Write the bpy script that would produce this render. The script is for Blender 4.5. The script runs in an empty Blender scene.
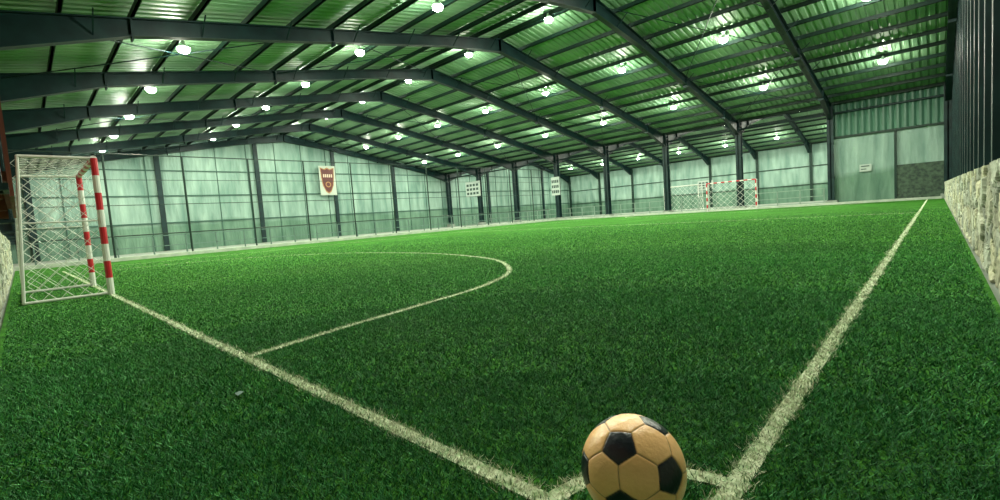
import bpy, math, random
import numpy as np
from mathutils import Vector, Matrix
random.seed(4); rng=np.random.default_rng(7)
S=bpy.context.scene
COL=S.collection

# ---------------------------------------------------------------- helpers
def mat(name, color, rough=0.6, metal=0.0, emit=None, estr=0.0, spec=0.5):
    m=bpy.data.materials.new(name); m.use_nodes=True
    b=m.node_tree.nodes['Principled BSDF']
    b.inputs['Base Color'].default_value=(*color,1)
    b.inputs['Roughness'].default_value=rough
    b.inputs['Metallic'].default_value=metal
    b.inputs['Specular IOR Level'].default_value=spec
    if emit:
        b.inputs['Emission Color'].default_value=(*emit,1)
        b.inputs['Emission Strength'].default_value=estr
    return m
def noise_mat(name, c1, c2, scale=(1,1,1), nscale=3.0, detail=4, rough=0.7, bump=0.0, bdist=0.05, lo=0.35, hi=0.65, spec=.5):
    m=mat(name,c1,rough,spec=spec); nt=m.node_tree; N=nt.nodes; L=nt.links
    b=N['Principled BSDF']
    tc=N.new('ShaderNodeTexCoord'); mp=N.new('ShaderNodeMapping'); mp.inputs['Scale'].default_value=scale
    L.new(tc.outputs['Object'],mp.inputs['Vector'])
    n=N.new('ShaderNodeTexNoise'); n.inputs['Scale'].default_value=nscale; n.inputs['Detail'].default_value=detail
    L.new(mp.outputs['Vector'],n.inputs['Vector'])
    r=N.new('ShaderNodeValToRGB'); r.color_ramp.elements[0].position=lo; r.color_ramp.elements[1].position=hi
    r.color_ramp.elements[0].color=(*c1,1); r.color_ramp.elements[1].color=(*c2,1)
    L.new(n.outputs['Fac'],r.inputs['Fac']); L.new(r.outputs['Color'],b.inputs['Base Color'])
    if bump:
        bp=N.new('ShaderNodeBump'); bp.inputs['Strength'].default_value=bump; bp.inputs['Distance'].default_value=bdist
        L.new(n.outputs['Fac'],bp.inputs['Height']); L.new(bp.outputs['Normal'],b.inputs['Normal'])
    return m
def attr_mat(name, attr, rough=0.7, bump=0.0, bscale=20, spec=.5, cvar=0):
    m=mat(name,(1,1,1),rough,spec=spec); nt=m.node_tree; N=nt.nodes; L=nt.links
    a=N.new('ShaderNodeAttribute'); a.attribute_name=attr
    L.new(a.outputs['Color'],N['Principled BSDF'].inputs['Base Color'])
    if bump:
        tc=N.new('ShaderNodeTexCoord'); n=N.new('ShaderNodeTexNoise'); n.inputs['Scale'].default_value=bscale; n.inputs['Detail'].default_value=6
        L.new(tc.outputs['Object'],n.inputs['Vector'])
        bp=N.new('ShaderNodeBump'); bp.inputs['Strength'].default_value=bump; bp.inputs['Distance'].default_value=0.02
        L.new(n.outputs['Fac'],bp.inputs['Height']); L.new(bp.outputs['Normal'],N['Principled BSDF'].inputs['Normal'])
        if cvar:
            mr=N.new('ShaderNodeMapRange'); mr.inputs['From Min'].default_value=.3; mr.inputs['From Max'].default_value=.7
            mr.inputs['To Min'].default_value=1-cvar; mr.inputs['To Max'].default_value=1+cvar
            hs=N.new('ShaderNodeHueSaturation')
            L.new(n.outputs['Fac'],mr.inputs['Value']); L.new(mr.outputs['Result'],hs.inputs['Value'])
            L.new(a.outputs['Color'],hs.inputs['Color']); L.new(hs.outputs['Color'],N['Principled BSDF'].inputs['Base Color'])
    return m

class MB:
    def __init__(s): s.v=[]; s.f=[]; s.m=[]
    def quad(s,pts,mi=0):
        i=len(s.v); s.v+= [tuple(p) for p in pts]; s.f.append(tuple(range(i,i+len(pts)))); s.m.append(mi)
    def hexa(s,p,mi=0):  # 8 pts bottom 0-3, top 4-7
        i=len(s.v); s.v+=[tuple(q) for q in p]
        for f in ((0,3,2,1),(4,5,6,7),(0,1,5,4),(1,2,6,5),(2,3,7,6),(3,0,4,7)):
            s.f.append(tuple(i+k for k in f)); s.m.append(mi)
    def box(s,x0,x1,y0,y1,z0,z1,mi=0):
        s.hexa([(x0,y0,z0),(x1,y0,z0),(x1,y1,z0),(x0,y1,z0),(x0,y0,z1),(x1,y0,z1),(x1,y1,z1),(x0,y1,z1)],mi)
    def rod(s,a,b,r,mi=0,n=8,caps=True,r2=None):
        a=Vector(a); b=Vector(b); d=(b-a).normalized()
        u=d.cross(Vector((0,0,1)))
        if u.length<1e-3: u=Vector((1,0,0))
        u.normalize(); w=d.cross(u); i=len(s.v); r2=r if r2 is None else r2
        for p,rr in ((a,r),(b,r2)):
            for k in range(n):
                t=2*math.pi*k/n+math.pi/n
                s.v.append(tuple(p+(u*math.cos(t)+w*math.sin(t))*rr))
        for k in range(n):
            k2=(k+1)%n
            s.f.append((i+k,i+k2,i+n+k2,i+n+k)); s.m.append(mi)
        if caps:
            s.f.append(tuple(i+k for k in reversed(range(n)))); s.m.append(mi)
            s.f.append(tuple(i+n+k for k in range(n))); s.m.append(mi)
    def obj(s,name,mats,parent=None,smooth=False):
        me=bpy.data.meshes.new(name); me.from_pydata(s.v,[],s.f)
        for m in mats: me.materials.append(m)
        me.polygons.foreach_set('material_index',s.m)
        if smooth: me.polygons.foreach_set('use_smooth',[True]*len(s.f))
        me.update(); o=bpy.data.objects.new(name,me); COL.objects.link(o)
        if parent: o.parent=parent
        return o
def empty(name,loc=(0,0,0)):
    o=bpy.data.objects.new(name,None); o.location=loc; COL.objects.link(o); return o

# ---------------------------------------------------------------- layout (metres)
X_E=0.93; X_W=-43.87; BAY=5.6
FX=[X_E-BAY*i for i in range(9)]
Y_S=-1.3; Y_R1=17.05; Y_C=36.66; Y_R2=49.9; Y_N=63.06
Z_E=6.44; Z_R=9.86
def roofz(y):
    if y<Y_R1: return Z_R-(Z_R-Z_E)*(Y_R1-y)/(Y_R1-Y_S)
    if y<Y_C: return Z_R-(Z_R-Z_E)*(y-Y_R1)/(Y_C-Y_R1)
    if y<Y_R2: return Z_R-.4-(Z_R-.4-Z_E)*(Y_R2-y)/(Y_R2-Y_C)
    return Z_R-.4-(Z_R-.4-Z_E)*(y-Y_R2)/(Y_N-Y_R2)

# ---------------------------------------------------------------- materials
steel=noise_mat('painted_steel',(0.0025,0.014,0.015),(0.006,0.027,0.027),nscale=2,rough=0.5,spec=.25)
steel2=mat('purlin_steel',(0.005,0.024,0.016),0.55,spec=.3)
roofm=noise_mat('roof_sheet',(0.135,0.265,0.15),(0.23,0.375,0.225),scale=(.4,.12,1),nscale=2,rough=0.5)
def tarp_material():
    m=noise_mat('tarpaulin_cladding',(0.10,0.195,0.16),(0.27,0.395,0.335),scale=(.5,.5,.10),nscale=3.2,detail=9,rough=0.55,bump=0.8,bdist=.22,lo=.3,hi=.72,spec=.35)
    nt=m.node_tree;N=nt.nodes;L=nt.links;bs=N['Principled BSDF']
    old=bs.inputs['Base Color'].links[0].from_socket
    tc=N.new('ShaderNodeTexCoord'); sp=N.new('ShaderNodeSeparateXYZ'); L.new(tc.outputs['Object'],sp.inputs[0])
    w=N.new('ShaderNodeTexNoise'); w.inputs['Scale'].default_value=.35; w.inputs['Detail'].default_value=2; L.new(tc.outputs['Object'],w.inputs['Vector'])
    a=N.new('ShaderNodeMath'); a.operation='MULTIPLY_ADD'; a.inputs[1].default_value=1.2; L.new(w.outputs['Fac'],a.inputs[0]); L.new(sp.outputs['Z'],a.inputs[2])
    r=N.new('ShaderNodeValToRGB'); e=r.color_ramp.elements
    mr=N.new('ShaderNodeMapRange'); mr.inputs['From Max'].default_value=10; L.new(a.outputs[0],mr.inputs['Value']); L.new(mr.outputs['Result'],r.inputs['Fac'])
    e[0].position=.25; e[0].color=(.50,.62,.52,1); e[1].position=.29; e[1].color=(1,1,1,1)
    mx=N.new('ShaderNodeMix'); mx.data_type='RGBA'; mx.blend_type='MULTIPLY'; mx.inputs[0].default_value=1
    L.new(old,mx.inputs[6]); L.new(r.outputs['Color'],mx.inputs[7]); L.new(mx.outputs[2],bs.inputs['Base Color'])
    return m
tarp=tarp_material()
darkclad=noise_mat('dark_cladding',(0.008,0.022,0.018),(0.02,0.05,0.035),scale=(1,3,.3),nscale=3,rough=0.6)
rust=noise_mat('rust_brown_cladding',(0.10,0.022,0.010),(0.19,0.05,0.022),nscale=2)
white=mat('white_paint',(0.6,0.63,0.58),0.4)
red=mat('red_paint',(0.45,0.012,0.02),0.4)
concrete=noise_mat('concrete',(0.16,0.20,0.165),(0.24,0.28,0.24),nscale=2,bump=.1)
greensheet=mat('green_corrugated_sheet',(0.045,0.13,0.085),0.5)
lampm=mat('lamp_lens',(1,1,1),0.3,emit=(0.94,1,0.86),estr=260)
alum=mat('lamp_reflector',(0.6,0.65,0.6),0.35,0.3)

# ---------------------------------------------------------------- floor
b=MB(); b.box(X_W-.3,X_E+.5,-2.1,Y_N+.3,-0.3,-0.03); b.obj('floor',[concrete])

# turf base
def turf_material():
    m=mat('turf',(0.02,0.12,0.02),0.95,spec=.03); nt=m.node_tree; N=nt.nodes; L=nt.links; bs=N['Principled BSDF']
    tc=N.new('ShaderNodeTexCoord')
    n1=N.new('ShaderNodeTexNoise'); n1.inputs['Scale'].default_value=38; n1.inputs['Detail'].default_value=8
    n2=N.new('ShaderNodeTexNoise'); n2.inputs['Scale'].default_value=0.45; n2.inputs['Detail'].default_value=6
    n3=N.new('ShaderNodeTexNoise'); n3.inputs['Scale'].default_value=5; n3.inputs['Detail'].default_value=8
    for n in (n1,n2,n3): L.new(tc.outputs['Object'],n.inputs['Vector'])
    r=N.new('ShaderNodeValToRGB'); r.color_ramp.elements[0].position=.36; r.color_ramp.elements[1].position=.66
    r.color_ramp.elements[0].color=(0.009,0.055,0.009,1); r.color_ramp.elements[1].color=(0.062,0.215,0.026,1)
    mx=N.new('ShaderNodeMath'); mx.operation='ADD'
    m1=N.new('ShaderNodeMath'); m1.operation='MULTIPLY'; m1.inputs[1].default_value=.5
    m2=N.new('ShaderNodeMath'); m2.operation='MULTIPLY'; m2.inputs[1].default_value=.5
    L.new(n1.outputs['Fac'],m1.inputs[0]); L.new(n3.outputs['Fac'],m2.inputs[0])
    L.new(m1.outputs[0],mx.inputs[0]); L.new(m2.outputs[0],mx.inputs[1])
    L.new(mx.outputs[0],r.inputs['Fac'])
    hs=N.new('ShaderNodeHueSaturation'); mr=N.new('ShaderNodeMapRange')
    mr.inputs['From Min'].default_value=.3; mr.inputs['From Max'].default_value=.7
    mr.inputs['To Min'].default_value=.75; mr.inputs['To Max'].default_value=1.25
    L.new(n2.outputs['Fac'],mr.inputs['Value']); L.new(mr.outputs['Result'],hs.inputs['Value'])
    L.new(r.outputs['Color'],hs.inputs['Color']); L.new(hs.outputs['Color'],bs.inputs['Base Color'])
    bp=N.new('ShaderNodeBump'); bp.inputs['Strength'].default_value=.8; bp.inputs['Distance'].default_value=.02
    L.new(n1.outputs['Fac'],bp.inputs['Height']); L.new(bp.outputs['Normal'],bs.inputs['Normal'])
    return m
turf=empty('artificial_turf_pitch')
TX0,TX1,TY0,TY1=-26.8,0.70,-1.16,36.2
b=MB(); b.box(TX0,TX1,TY0,TY1,-0.028,0.0); b.obj('turf_base',[turf_material()],turf)

# pitch markings
def catmull(P,n=14):
    P=[P[0]]+P+[P[-1]]; out=[]
    for i in range(1,len(P)-2):
        p0,p1,p2,p3=[np.array(q,float) for q in P[i-1:i+3]]
        for k in range(n):
            t=k/n
            out.append(.5*((2*p1)+(-p0+p2)*t+(2*p0-5*p1+4*p2-p3)*t*t+(-p0+3*p1-3*p2+p3)*t**3))
    out.append(np.array(P[-1],float)); return np.array(out)
half=[(-2.85,0),(-3.05,.85),(-3.2,1.67),(-3.48,2.84),(-4.18,4.02),(-5.8,5.25),(-8.3,6.04),(-10.65,6.2)]
Dp=half+[(-21.3-x,y) for x,y in half[-2::-1]]
D=catmull(Dp); W=0.066
arc=np.array([(-.37*math.cos(t),.37*math.sin(t)) for t in np.linspace(0,math.pi/2,24)])
PL=35.9
D2=np.array([(x,PL-y) for x,y in D])
polys=[np.array([(0,0),(0,PL)]),np.array([(0,0),(-21.3,0)]),arc,D,np.array([(0,18),(-21.3,18)]),D2,
       np.array([(-21.3,0),(-21.3,PL)]),np.array([(0,PL),(-21.3,PL)])]
b=MB()
def strip(P,w,z):
    n=len(P); Lp=[];Rp=[]
    for i in range(n):
        a=P[max(i-1,0)]; c=P[min(i+1,n-1)]; d=c-a; d=d/np.linalg.norm(d); nn=np.array([-d[1],d[0]])*w/2
        Lp.append(P[i]+nn); Rp.append(P[i]-nn)
    for i in range(n-1):
        b.quad([(*Rp[i],z),(*Rp[i+1],z),(*Lp[i+1],z),(*Lp[i],z)])
for k,P in enumerate(polys): strip(P.astype(float),W*(.85 if k<4 else 1.2),0.003+0.0004*k)
linem=noise_mat('line_paint',(0.26,0.38,0.20),(0.60,0.66,0.48),nscale=30,rough=.9,bump=.6,bdist=.01,spec=.1)
b.obj('pitch_markings',[linem],turf)

# turf blades
def seg_dist(x,y,P):
    best=np.full(x.shape,9.0)
    for i in range(len(P)-1):
        a=P[i]; d=P[i+1]-a; L2=d@d
        t=np.clip(((x-a[0])*d[0]+(y-a[1])*d[1])/L2,0,1)
        best=np.minimum(best,np.hypot(x-a[0]-t*d[0],y-a[1]-t*d[1]))
    return best
CX,CY=0.41,-0.94
pts=[]
for r0,r1,dens,hh,ww in ((0,2.2,30000,.018,.0042),(2.2,4.5,13000,.020,.0062),(4.5,9,4000,.020,.010),(9,15,1300,.018,.016),(15,24,450,.018,.026)):
    x0=max(TX0,CX-r1); y1=min(TY1,CY+r1)
    n=int((TX1-x0)*(y1-TY0)*dens)
    x=rng.uniform(x0,TX1-.03,n); y=rng.uniform(TY0+.04,y1,n); r=np.hypot(x-CX,y-CY)
    k=(r>=r0*rng.uniform(.88,1.0,n))&(r<r1*rng.uniform(.88,1.06,n)); x=x[k];y=y[k]
    if r1>20:
        k2=rng.random(len(x))<np.clip((25-np.hypot(x-CX,y-CY))/9,0,1); x=x[k2];y=y[k2]
    pts.append(np.stack([x,y,np.full(len(x),hh),np.full(len(x),ww)],1))
pts=np.concatenate(pts); n=len(pts); x,y,hh,ww=pts.T
dist=np.minimum.reduce([seg_dist(x,y,P.astype(float)) for P in polys[:5]])
wob=.006*np.sin(x*9+y*7)+.005*np.sin(x*23-y*19+1)
isl=dist < (W/2+rng.normal(0,.011,n)+wob+np.where(ww>.009,.004,0))
isl&=rng.random(n)<.92
vals=np.zeros(n)
for s_,am in ((.35,.5),(.9,.3),(2.3,.28),(5.5,.25)):
    for q in range(3):
        th=rng.uniform(0,6.28); ph=rng.uniform(0,6.28)
        vals+=am*np.sin((x*np.cos(th)+y*np.sin(th))*s_*2.2+ph+np.sin(y*s_*1.3+q))/1.7
a=rng.uniform(0,2*np.pi,n); la=rng.uniform(0,2*np.pi,n); lean=rng.uniform(.2,1.5,n)*hh
hz=hh*rng.uniform(.5,1.2,n)*(1+.15*vals); hw=ww*rng.uniform(.6,1.1,n)/2
V=np.zeros((n,3,3),np.float32)
V[:,0,0]=x-np.cos(a)*hw; V[:,0,1]=y-np.sin(a)*hw
V[:,1,0]=x+np.cos(a)*hw; V[:,1,1]=y+np.sin(a)*hw
V[:,2,0]=x+np.cos(la)*lean; V[:,2,1]=y+np.sin(la)*lean; V[:,2,2]=hz
me=bpy.data.meshes.new('turf_blades')
me.vertices.add(n*3); me.vertices.foreach_set('co',V.reshape(-1))
me.loops.add(n*3); me.loops.foreach_set('vertex_index',np.arange(n*3,dtype=np.int32))
me.polygons.add(n); me.polygons.foreach_set('loop_start',np.arange(n,dtype=np.int32)*3)
try: me.polygons.foreach_set('loop_total',np.full(n,3,np.int32))
except Exception: pass
g=rng.random(n)[:,None]**1.7
patch=(1+.17*vals)[:,None]
rr=np.hypot(x,y); gain=(.88+.45*np.clip((rr-1.5)/7,0,1))[:,None]  # light falloff put into blade colour: darker by the corner, brighter and yellower outward
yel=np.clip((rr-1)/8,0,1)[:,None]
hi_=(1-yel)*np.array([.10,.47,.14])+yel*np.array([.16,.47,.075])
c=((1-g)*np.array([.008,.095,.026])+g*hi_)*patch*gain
tips=rng.random(n)<.06
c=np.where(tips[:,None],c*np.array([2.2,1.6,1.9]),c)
lw=rng.random(n)[:,None]
c=np.where(isl[:,None],(1-lw)*np.array([.45,.55,.34])+lw*np.array([.94,.94,.74]),c)
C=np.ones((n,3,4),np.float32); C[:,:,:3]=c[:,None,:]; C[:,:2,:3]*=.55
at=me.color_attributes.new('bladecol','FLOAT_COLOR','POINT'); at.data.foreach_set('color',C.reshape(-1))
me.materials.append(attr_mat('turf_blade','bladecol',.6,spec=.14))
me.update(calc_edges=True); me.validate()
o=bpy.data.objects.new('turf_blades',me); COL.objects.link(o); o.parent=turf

# paper scrap
b=MB()
pp=[(-2.12,-.27,.02),(-2.10,-.285,.026),(-2.07,-.28,.018),(-2.075,-.25,.028),(-2.11,-.245,.02),(-2.095,-.262,.032)]
for i in range(5): b.quad([pp[i],pp[(i+1)%5],pp[5]])
b.obj('paper_scrap',[mat('grey_paper',(.22,.34,.32))])

# kerb
b=MB(); b.box(-27.15,-26.8,-1.15,36.2,-.03,.16); b.box(-27.15,.6,36.2,36.45,-.03,.14)
b.obj('trim_kerb',[noise_mat('kerb_concrete',(.28,.35,.28),(.40,.46,.38),nscale=3)])

# ---------------------------------------------------------------- stone walls
def stone_wall(name,u0,u1,H,place,core):
    du=.026; nu=int((u1-u0)/du); nv=40
    U,Vv=np.meshgrid(np.linspace(u0,u1,nu+1),np.linspace(-.02,H,nv+1),indexing='ij')
    U0,V0=U,Vv
    Uw=U+.06*np.sin(Vv*13+U*4)+.02*np.sin(U*21+Vv*9); Vw=Vv+.04*np.sin(U*9+1)+.015*np.sin(U*27+Vv*18)
    cs=.36; ch=.21
    gu=np.floor(Uw/cs).astype(int); gv=np.floor(Vw/ch).astype(int)
    def hsh(i,j,k): 
        s=np.sin(i*127.1+j*311.7+k*74.7)*43758.5453; return s-np.floor(s)
    best=np.full(U.shape,9.); sec=np.full(U.shape,9.); idv=np.zeros(U.shape); id2=np.zeros(U.shape)
    for i in(-1,0,1):
        for j in(-1,0,1):
            a=gu+i;bq=gv+j
            cu=(a+.1+.8*hsh(a,bq,1))*cs; cv=(bq+.1+.8*hsh(a,bq,2))*ch
            d=np.maximum(np.abs(Uw-cu)/cs,np.abs(Vw-cv)/ch)*.5+np.hypot((Uw-cu)/cs,(Vw-cv)/ch)*.5
            closer=d<best
            sec=np.where(closer,best,np.minimum(sec,d)); idv=np.where(closer,hsh(a,bq,5),idv); id2=np.where(closer,hsh(a,bq,8),id2); best=np.where(closer,d,best)
    e=np.clip((sec-best)/.13,0,1); disp=.022*e+.030*idv*e+.004*np.sin(U*41+Vv*37)*np.sin(Vv*51-U*19)*e+.02*(id2-.5)*(Vw/ch-np.floor(Vw/ch))*e
    me=bpy.data.meshes.new(name)
    P=[place(u,v,d) for u,v,d in zip(U0.ravel(),V0.ravel(),disp.ravel())]
    F=[(i*(nv+1)+j,(i+1)*(nv+1)+j,(i+1)*(nv+1)+j+1,i*(nv+1)+j+1) for i in range(nu) for j in range(nv)]
    me.from_pydata(P,[],F)
    t=id2.ravel()[:,None]
    base=(np.array([.40,.40,.27])*(1-t)+np.array([.30,.34,.28])*t)*(.5+.65*idv.ravel()[:,None]); mort=np.array([.13,.15,.105])
    ee=np.clip(e.ravel()*1.6,0,1)[:,None]
    c=np.ones((len(P),4),np.float32); c[:,:3]=base*ee+mort*(1-ee)
    at=me.color_attributes.new('stonecol','FLOAT_COLOR','POINT'); at.data.foreach_set('color',c.ravel())
    me.materials.append(attr_mat(name+'_mat','stonecol',.9,.5,14,spec=.2,cvar=.3))
    root=empty(name); o=bpy.data.objects.new('rubble_face',me); COL.objects.link(o); o.parent=root
    bb=MB(); bb.box(*core); bb.obj('coping',[noise_mat('mortar',(.2,.21,.16),(.32,.32,.25),nscale=6,bump=.5)],root)
stone_wall('stone_wall',-1.1,Y_C-.5,.95,lambda u,v,d:(.77-d,u,v),(.765,1.0,-1.1,Y_C-.5,-.03,.94))
stone_wall('stone_wall.001',-26.7,.7,1.25,lambda u,v,d:(u,-1.24+d,v),(-26.7,.7,-1.6,-1.235,-.03,1.24))

# ---------------------------------------------------------------- enclosing walls
def ywall(name,x,y0,y1,mt,thick=.08):
    ys=[y0]+[q for q in (Y_R1,Y_C,Y_R2) if y0<q<y1]+[y1]; b=MB()
    for a,c in zip(ys[:-1],ys[1:]):
        za,zc=roofz(a)+.2,roofz(c)+.2
        b.hexa([(x,a,-.03),(x+thick,a,-.03),(x+thick,c,-.03),(x,c,-.03),(x,a,za),(x+thick,a,za),(x+thick,c,zc),(x,c,zc)])
    return b.obj(name,[mt])
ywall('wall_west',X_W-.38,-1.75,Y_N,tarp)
ywall('wall_east',X_E+.32,-1.75,Y_N,darkclad)
b=MB(); b.box(X_W-.3,X_E+.4,-1.85,-1.72,-.03,4.6,0); b.box(X_W-.3,X_E+.4,-1.85,-1.72,4.6,6.7,1); b.obj('wall_south',[rust,greensheet])
# rust-coloured hoarding on brackets above the stone wall
b=MB(); x=-9.1
while x<-5.4: b.box(x,x+.46,-.955,-.925,1.27,4.3); x+=.48
for z in (1.4,2.7,4.1): b.box(-9.1,-5.3,-1.0,-.955,z,z+.08)
for xx in (-8.9,-7.2,-5.5): b.box(xx,xx+.08,-1.3,-1.0,1.26,4.2)
b.obj('board_hoarding',[rust])
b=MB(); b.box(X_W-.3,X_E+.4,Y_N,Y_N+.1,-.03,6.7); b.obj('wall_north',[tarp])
# partition between the bays at far right corner
b=MB(); b.box(-4.55,X_E+.3,36.85,36.92,-.03,4.45,0); b.box(-1.4,X_E,36.72,36.86,-.03,2.2,2)
x=-4.55
while x<X_E+.3:
    b.hexa([(x,36.80,4.4),(x+.12,36.72,4.4),(x+.22,36.72,4.4),(x+.34,36.80,4.4),(x,36.80,6.6),(x+.12,36.72,6.6),(x+.22,36.72,6.6),(x+.34,36.80,6.6)],1); x+=.34
b.box(-4.55,X_E,36.7,36.78,4.32,4.44,3); b.box(-1.5,-1.38,36.66,36.8,0,4.4,3)
b.obj('wall_partition',[tarp,greensheet,noise_mat('dark_stone_panel',(.010,.028,.018),(.045,.085,.05),nscale=6,bump=.5),steel2])

# girts + seams on west wall
b=MB()
for z in (2.15,4.3,6.3):
    b.box(X_W-.30,X_W-.22,-1.6,Y_N,z,z+.09)
yy=-1
while yy<Y_N:
    b.box(X_W-.30,X_W-.25,yy,yy+.06,0,min(roofz(yy),20)); yy+=2.45
b.obj('trim_girt',[mat('girt_green',(.02,.075,.055),.6)])
b=MB()
for z in (1.9,4.0): b.box(X_W,X_E,Y_N-.1,Y_N-.02,z,z+.08)
xx=X_W
while xx<X_E: b.box(xx,xx+.25,Y_N-.25,Y_N-.02,0,6.5); xx+=BAY
b.obj('trim_north_girt',[steel2])

# east wall posts
b=MB(); yy=-.2
while yy<Y_C:
    b.box(1.02,1.22,yy,yy+.22,.9,roofz(yy)); yy+=1.6
for z in (1.9,3.4,4.9): b.box(1.12,1.22,-1.5,Y_C,z,z+.1)
b.obj('trim_east_post',[steel])

# ---------------------------------------------------------------- steel frames
def ibeam_seg(b,x,y0,z0,d0,y1,z1,d1,fw=.26,ft=.035):
    def bar(w,za0,za1,zb0,zb1):
        b.hexa([(x-w,y0,za0),(x+w,y0,za0),(x+w,y1,zb0),(x-w,y1,zb0),(x-w,y0,za1),(x+w,y0,za1),(x+w,y1,zb1),(x-w,y1,zb1)])
    bar(fw/2,z0-ft,z0,z1-ft,z1); bar(fw/2,z0-d0,z0-d0+ft,z1-d1,z1-d1+ft); bar(.02,z0-d0,z0,z1-d1,z1)
def icol(b,x,y,z0,z1,w=.30,d=.46):
    b.box(x-w/2,x+w/2,y-d/2,y-d/2+.04,z0,z1); b.box(x-w/2,x+w/2,y+d/2-.04,y+d/2,z0,z1); b.box(x-.03,x+.03,y-d/2,y+d/2,z0,z1)
    b.box(x-w/2-.05,x+w/2+.05,y-d/2-.03,y+d/2+.03,z0,z0+.05)
    k=z0+1.5
    while k<z1: b.box(x-w/2,x+w/2,y-d/2,y+d/2,k,k+.03); k+=2.2
for i,xf in enumerate(FX):
    xf2=xf if i else xf-.05
    if i==8: xf2=xf+.05
    b=MB()
    for (ya,yb,sgn) in ((Y_S,Y_R1,1),(Y_C,Y_R1,1),(Y_C,Y_R2,1),(Y_N-.3,Y_R2,1)):
        L=[0,.17,.8,1]; dd=[.95,.5,.46,.66]
        for k in range(3):
            y0=ya+(yb-ya)*L[k]; y1=ya+(yb-ya)*L[k+1]
            e=-1e-4 if ya>yb else 1e-4
            z0=roofz(y0+e) if k==0 else roofz(y0); z1=roofz(y1-e)
            ibeam_seg(b,xf2,y0,z0,dd[k],y1,z1,dd[k+1])
        for t in (.17,.5,1):
            y0=ya+(yb-ya)*t; z=roofz(y0)
            b.box(xf2-.13,xf2+.13,y0-.02,y0+.02,z-.6,z)
    icol(b,xf2,-1.22,1.25,Z_E,.26,.48); icol(b,xf2,Y_C,.28,Z_E+.05,.36,.5)
    b.obj('steel_portal_frame',[steel])
    b=MB(); b.box(xf2-.32,xf2+.32,Y_C-.38,Y_C+.38,-.03,.28)
    b.obj('column_plinth',[concrete])
# gable wind posts
b=MB()
for yv in (-.2,7.15,14.5,21.8,28.9,44,50,56):
    b.box(X_W-.25,X_W-.09,yv-.17,yv+.17,0,roofz(yv)-.05)
b.obj('gable_post',[steel])

# purlins
b=MB()
for (a,c) in ((Y_S,Y_R1),(Y_R1,Y_C),(Y_C,Y_R2),(Y_R2,Y_N)):
    nP=int((c-a)/1.45)
    for k in range(nP+1):
        y=a+.15+(c-a-.3)*k/nP; z=roofz(y)
        b.box(X_W-.2,X_E+.2,y-.03,y+.03,z+.02,z+.2)
        b.box(X_W-.2,X_E+.2,y-.03,y+.05,z+.02,z+.035)
b.obj('roof_purlins',[steel2])
b=MB()
for i in (1,3,5,7):
    x0,x1=FX[i],FX[i+1]
    for (a,c) in ((Y_S,Y_R1),(Y_R1,Y_C)):
        m=(a+c)/2
        for (p,q) in ((a+.5,m),(m,c-.5)):
            b.rod((x0,p,roofz(p)-.12),(x1,q,roofz(q)-.12),.02,n=5); b.rod((x0,q,roofz(q)-.14),(x1,p,roofz(p)-.14),.02,n=5)
for y in (Y_C,Y_S+.1):
    b.rod((X_W,y,Z_E-.5),(X_E,y,Z_E-.5),.07)
for xf in FX[1:]:
    for t in np.linspace(0.06,.94,14):
        y=Y_S+(Y_C-Y_S)*t
        for s in(-1,1):
            b.rod((xf,y,roofz(y)-.48),(xf+s*.6,y,roofz(y)+.02),.022,n=4)
b.obj('roof_bracing',[steel])

# roof sheet (corrugated)
def roof(name,ys):
    v=[];f=[]
    prof=[];x=X_W-.4
    while x<X_E+.4:
        prof+=[(x,0),(x+.16,0),(x+.20,.05),(x+.28,.05)]; x+=.32
    n=len(prof)
    for y in ys:
        for px,pz in prof: v.append((px,y,roofz(min(max(y,Y_S),Y_N))+.205+pz))
    for r in range(len(ys)-1):
        for k in range(n-1): f.append((r*n+k,r*n+k+1,(r+1)*n+k+1,(r+1)*n+k))
    me=bpy.data.meshes.new(name); me.from_pydata(v,[],f); me.materials.append(roofm)
    o=bpy.data.objects.new(name,me); COL.objects.link(o)
roof('ceiling',[-1.8,Y_R1,Y_C,Y_R2,Y_N+.1])

# ---------------------------------------------------------------- lamps
def lampmesh():
    b=MB(); n=16
    prof=[(.06,.24),(.08,.16),(.12,.08),(.19,.0)]
    for (r0,z0),(r1,z1) in zip(prof[:-1],prof[1:]):
        b.rod((0,0,z0),(0,0,z1),r0,0,n,False,r1)
    b.rod((0,0,.24),(0,0,.40),.012,0,6)
    i=len(b.v)
    rings=[(.18,.004),(.19,-.05),(.155,-.12),(.08,-.165)]
    for r,z in rings:
        for k in range(n): b.v.append((r*math.cos(2*math.pi*k/n),r*math.sin(2*math.pi*k/n),z))
    b.v.append((0,0,-.18)); R_=len(rings)
    for q in range(R_-1):
        for k in range(n):
            k2=(k+1)%n; b.f.append((i+q*n+k,i+q*n+k2,i+(q+1)*n+k2,i+(q+1)*n+k)); b.m.append(1)
    for k in range(n): b.f.append((i+(R_-1)*n+k,i+(R_-1)*n+(k+1)%n,i+R_*n)); b.m.append(1)
    o=b.obj('high_bay_lamp',[alum,lampm]); return o
l0=lampmesh()
LX=[-1.6,-7.1,-12.55,-18.0,-23.6,-29.2,-34.8,-40.4]
LY=[3.55,10.25,16.9,23.6,30.6]; LY2=[40.8,49.9,58.5]
def mk(e1,e2,s):
    aL=bpy.data.lights.new('lamp_down'+s,'AREA'); aL.shape='DISK'; aL.size=.4; aL.energy=e1; aL.color=(1,.99,.77)
    pL=bpy.data.lights.new('lamp_glow'+s,'POINT'); pL.shadow_soft_size=.12; pL.energy=e2; pL.color=(.98,1,.80)
    return aL,pL
full=mk(335,95,''); weak=mk(190,60,'_dimmed')  # weak: lamps by the near corner, dimmed to darken the foreground turf
first=True
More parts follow.
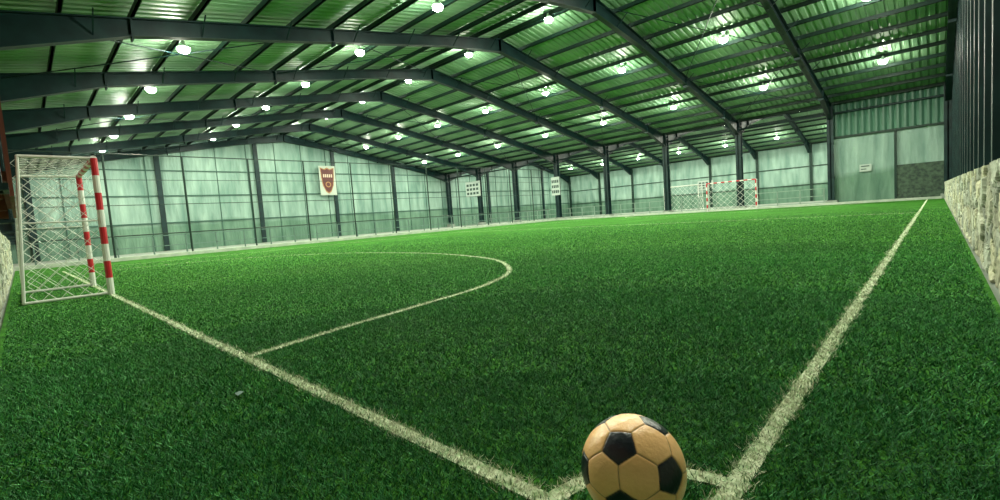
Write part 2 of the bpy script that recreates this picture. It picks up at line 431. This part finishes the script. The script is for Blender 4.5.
for y in LY+LY2:
    for x in LX:
        z=roofz(y)-.12
        if first: o=l0; first=False
        else: o=bpy.data.objects.new('high_bay_lamp',l0.data); COL.objects.link(o)
        o.location=(x,y,z)
        aL,pL = weak if (y==LY[0] and x>-8) or (x==LX[0] and y<11) else full
        q=bpy.data.objects.new('downlight',aL); COL.objects.link(q); q.parent=o; q.location=(0,0,-.20)
        q=bpy.data.objects.new('glow',pL); COL.objects.link(q); q.parent=o; q.location=(0,0,-.48)

# ---------------------------------------------------------------- goals
netm=mat('net_cord',(.6,.64,.58),.7)
def goal(name,x0,x1,y,ydir,H,depth,striped=True,r=.045):
    root=empty(name,(x0,y,0)); Wd=x1-x0; b=MB()
    yb=ydir*depth
    def striped_bar(p,q,off=0):
        p=Vector(p);q=Vector(q);L=(q-p).length;n=max(1,round(L/.27))
        for k in range(n):
            b.rod(p+(q-p)*k/n,p+(q-p)*(k+1)/n,r,(k+off)%2 if striped else 0,10)
    striped_bar((0,0,H),(0,0,0.001),1); striped_bar((Wd,0,H),(Wd,0,0.001),1); striped_bar((0,0,H),(Wd,0,H),1)
    t=.022
    for X in (0,Wd):
        b.rod((X,0,.03),(X,yb,.03),t,0); b.rod((X,0,H),(X,yb*.85,H),t,0); b.rod((X,yb*.85,H),(X,yb,.03),t,0)
        b.rod((X,0,H*.55),(X,yb*.9,H*.55),t*.6,0)
    b.rod((0,yb,.03),(Wd,yb,.03),t,0); b.rod((0,yb*.85,H),(Wd,yb*.85,H),t,0)
    b.obj('goal_frame',[white,red],root)
    b=MB(); s=.11; w=.0042 if striped and y<5 else .009
    if y>5: s=.22
    def panel(o,u,v,nu,nv,bul):
        o=Vector(o);u=Vector(u);v=Vector(v);nrm=u.cross(v).normalized()
        def P(i,j):
            a=i/nu;c=j/nv; return o+u*a+v*c+nrm*bul*math.sin(math.pi*a)*math.sin(math.pi*c)
        for i in range(nu):
            for j in range(nv):
                if (i+j)%2==0: b.rod(P(i,j),P(i+1,j+1),w,0,3,False)
                else: b.rod(P(i+1,j),P(i,j+1),w,0,3,False)
    nh=max(2,round(H/s)); nd=max(2,round(depth/s)); nw=max(2,round(Wd/s))
    for X in (0,Wd): panel((X,0,0.02),(0,yb*.93,0),(0,0,H-.02),nd,nh,.03)
    panel((0,yb,.02),(Wd,0,0),(0,-yb*.15,H-.02),nw,nh,.05)
    panel((0,0,H),(Wd,0,0),(0,yb*.85,0),nw,max(2,round(depth*.8/s)),-.05*(1 if ydir<0 else -1))
    b.obj('goal_net',[netm],root)
    return root
goal('soccer_goal',-11.8,-9.2,0.0,-1,2.17,.98)
goal('soccer_goal',-12.4,-9.0,35.8,1,2.15,.36)
goal('soccer_goal',-17.4,-14.4,39.5,1,2.3,1.1,False)

# ---------------------------------------------------------------- tall net fence along west side
b=MB(); yv=-1.0
while yv<35.9:
    b.rod((-27.45,yv,-.03),(-27.45,yv,5.0),.045,0,6); yv+=3.1
for z,r in ((5.0,.028),(2.6,.018),(1.15,.03),(3.8,.014)): b.rod((-27.45,-1,z),(-27.45,35.6,z),r,0,5)
b.obj('net_fence',[steel2])
b=MB(); x=-43
while x<-5: b.box(x-.03,x+.03,37.3,37.36,-.03,1.15); x+=1.4
for z in (.15,.6,1.1): b.box(-43,-5.2,37.3,37.36,z,z+.05)
b.obj('guard_railing',[mat('green_grey_rail',(.16,.24,.19),.5)])
b=MB(); y=-0.5
while y<36: b.box(-30.03,-29.97,y-.03,y+.03,-.03,1.1); y+=1.5
for z in (.5,1.05): b.box(-30.03,-29.97,-.5,36,z,z+.05)
b.obj('guard_railing',[mat('grey_rail',(.08,.15,.12),.5)])

# ---------------------------------------------------------------- signs
def shield(name,y,z,w,h,xp):
    root=empty(name,(xp,y,z))
    b=MB(); b.box(0,.03,-w/2-.12,w/2+.12,-h/2-.15,h/2+.15); b.obj('banner_cloth',[mat('banner_cloth_grey',(.34,.40,.34))],root)
    out=[(-.5,.5),(-.2,.44),(0,.5),(.2,.44),(.5,.5),(.46,.1),(.38,-.2),(.2,-.42),(0,-.5),(-.2,-.42),(-.38,-.2),(-.46,.1)]
    b=MB()
    b.quad([(.045,p[0]*w,p[1]*h) for p in out],0)
    b.quad([(.055,p[0]*w*.88,p[1]*h*.9) for p in out],1)
    for k in range(5):
        yy=-.32*w+k*.14*w; b.quad([(.065,yy,.12*h),(.065,yy+.09*w,.12*h),(.065,yy+.09*w,.24*h),(.065,yy,.24*h)],2)
    b.quad([(.065,math.cos(t)*w*.2,-.15*h+math.sin(t)*w*.2) for t in np.linspace(0,2*math.pi,14)[:-1]],0)
    b.quad([(.075,math.cos(t)*w*.13,-.15*h+math.sin(t)*w*.13) for t in np.linspace(0,2*math.pi,14)[:-1]],1)
    b.obj('crest',[mat('crest_gold',(.28,.14,.05)),mat('crest_maroon',(.07,.010,.008)),mat('crest_cream',(.5,.4,.3))],root)
shield('club_banner',20.9,5.6,1.45,2.6,X_W+.2)
signw=mat('sign_white',(.34,.41,.37))
def board(name,c,w,h,cols):
    root=empty(name,c); b=MB(); b.box(-w/2,w/2,0,.06,-h/2,h/2,0)
    for r in range(3):
        for k in range(4):
            b.box(-w*.42+k*w*.22,-w*.42+k*w*.22+w*.15,-.02,0,-h*.38+r*h*.28,-h*.38+r*h*.28+h*.16,1)
    b.obj('board_panel',cols,root)
dk=mat('board_dark',(.02,.05,.04))
board('scoreboard',(-38.6,35.9,4.2),2.4,1.7,[signw,dk])
board('advertising_banner',(-27.07,36.30,3.4),1.0,1.8,[signw,dk])
b=MB(); b.box(-3.2,-2.6,36.72,36.76,2.0,2.45,0); b.box(-3.12,-2.7,36.70,36.72,2.3,2.36,1); b.box(-3.12,-2.85,36.70,36.72,2.12,2.17,1)
b.obj('notice_sign',[signw,dk])
board('notice_sign',(-22,62.9,3.0),2.0,1.2,[signw,dk])

# ---------------------------------------------------------------- camera
CAM=Vector((CX,CY,.8))
Yc=Vector((437,65,-458)).normalized(); Xc=-Vector((-480,-1,-458)).normalized()
Zc=Xc.cross(Yc).normalized(); Xc=Yc.cross(Zc).normalized()
R=Matrix((Xc,Yc,Zc))
cd=bpy.data.cameras.new('camera'); cam=bpy.data.objects.new('camera',cd); COL.objects.link(cam)
cam.matrix_world=Matrix.Translation(CAM)@R.to_4x4()
cd.lens=36*458/1000; cd.sensor_width=36; cd.clip_start=.05; cd.clip_end=300
S.camera=cam

# ---------------------------------------------------------------- football
RB=.130; BC=Vector((-.160,.090,RB+.001))
phi=(1+5**.5)/2
ico=[]
for s1 in(-1,1):
    for s2 in(-phi,phi): ico+=[(0,s1,s2),(s1,s2,0),(s2,0,s1)]
ico=np.array(ico,float); ico/=np.linalg.norm(ico,axis=1)[:,None]
hexc=[]
for i in range(12):
    for j in range(i+1,12):
        for k in range(j+1,12):
            if ico[i]@ico[j]>.4 and ico[j]@ico[k]>.4 and ico[i]@ico[k]>.4:
                q=ico[i]+ico[j]+ico[k]; hexc.append(q/np.linalg.norm(q))
hexc=np.array(hexc)
import bmesh
bm=bmesh.new(); bmesh.ops.create_icosphere(bm,subdivisions=7,radius=1.0)
me=bpy.data.meshes.new('football'); bm.to_mesh(me); bm.free()
nv=len(me.vertices); co=np.zeros(nv*3,np.float32); me.vertices.foreach_get('co',co); co=co.reshape(-1,3); co/=np.linalg.norm(co,axis=1)[:,None]
A=np.concatenate([co@ico.T/2.3274,co@hexc.T/2.2673],1)
top=np.sort(A,axis=1); gap=(top[:,-1]-top[:,-2])/top[:,-1]; idx=A.argmax(1)
seam=np.clip(gap/.022,0,1)
rad=RB*(1-.022*(1-seam)**2+.004*np.clip(gap/.12,0,1))
pent=idx<12
col=np.where(pent[:,None],np.array([.004,.010,.018]),np.array([1.0,.60,.27]))
tint=(np.sin(idx*2.3)*.04+.95)[:,None]; col=col*tint
col=col*(.25+.75*np.clip(gap/.014,0,1))[:,None]
me.vertices.foreach_set('co',(co*rad[:,None]).astype(np.float32).ravel())
C=np.ones((nv,4),np.float32); C[:,:3]=col
at=me.color_attributes.new('ballcol','FLOAT_COLOR','POINT'); at.data.foreach_set('color',C.ravel())
me.polygons.foreach_set('use_smooth',[True]*len(me.polygons))
me.materials.append(attr_mat('football_leather','ballcol',.30,.15,60)); me.update()
ball=bpy.data.objects.new('soccer_ball',me); COL.objects.link(ball); ball.location=BC
zb=(CAM-BC).normalized(); rt=(R@Vector((1,0,0))); rt=(rt-zb*rt.dot(zb)).normalized(); up=zb.cross(rt)
def tw(a,b_,c_): return (rt*a+up*b_+zb*c_).normalized()
A1=tw(-.21,.37,.905); B1=tw(.73,-.2,.65)
i0=0; i1=[j for j in range(12) if .4<ico[0]@ico[j]<.5][0]
def frame(p,q):
    p=p.normalized(); q=(q-p*q.dot(p)).normalized(); return Matrix((p,q,p.cross(q))).transposed()
ball.rotation_euler=(frame(A1,B1)@frame(Vector(ico[i0]),Vector(ico[i1])).transposed()).to_euler()

# ---------------------------------------------------------------- world
w=bpy.data.worlds.new('world'); S.world=w; w.use_nodes=True
w.node_tree.nodes['Background'].inputs[0].default_value=(.3,.5,.4,1); w.node_tree.nodes['Background'].inputs[1].default_value=.3
S.view_settings.view_transform='Standard'
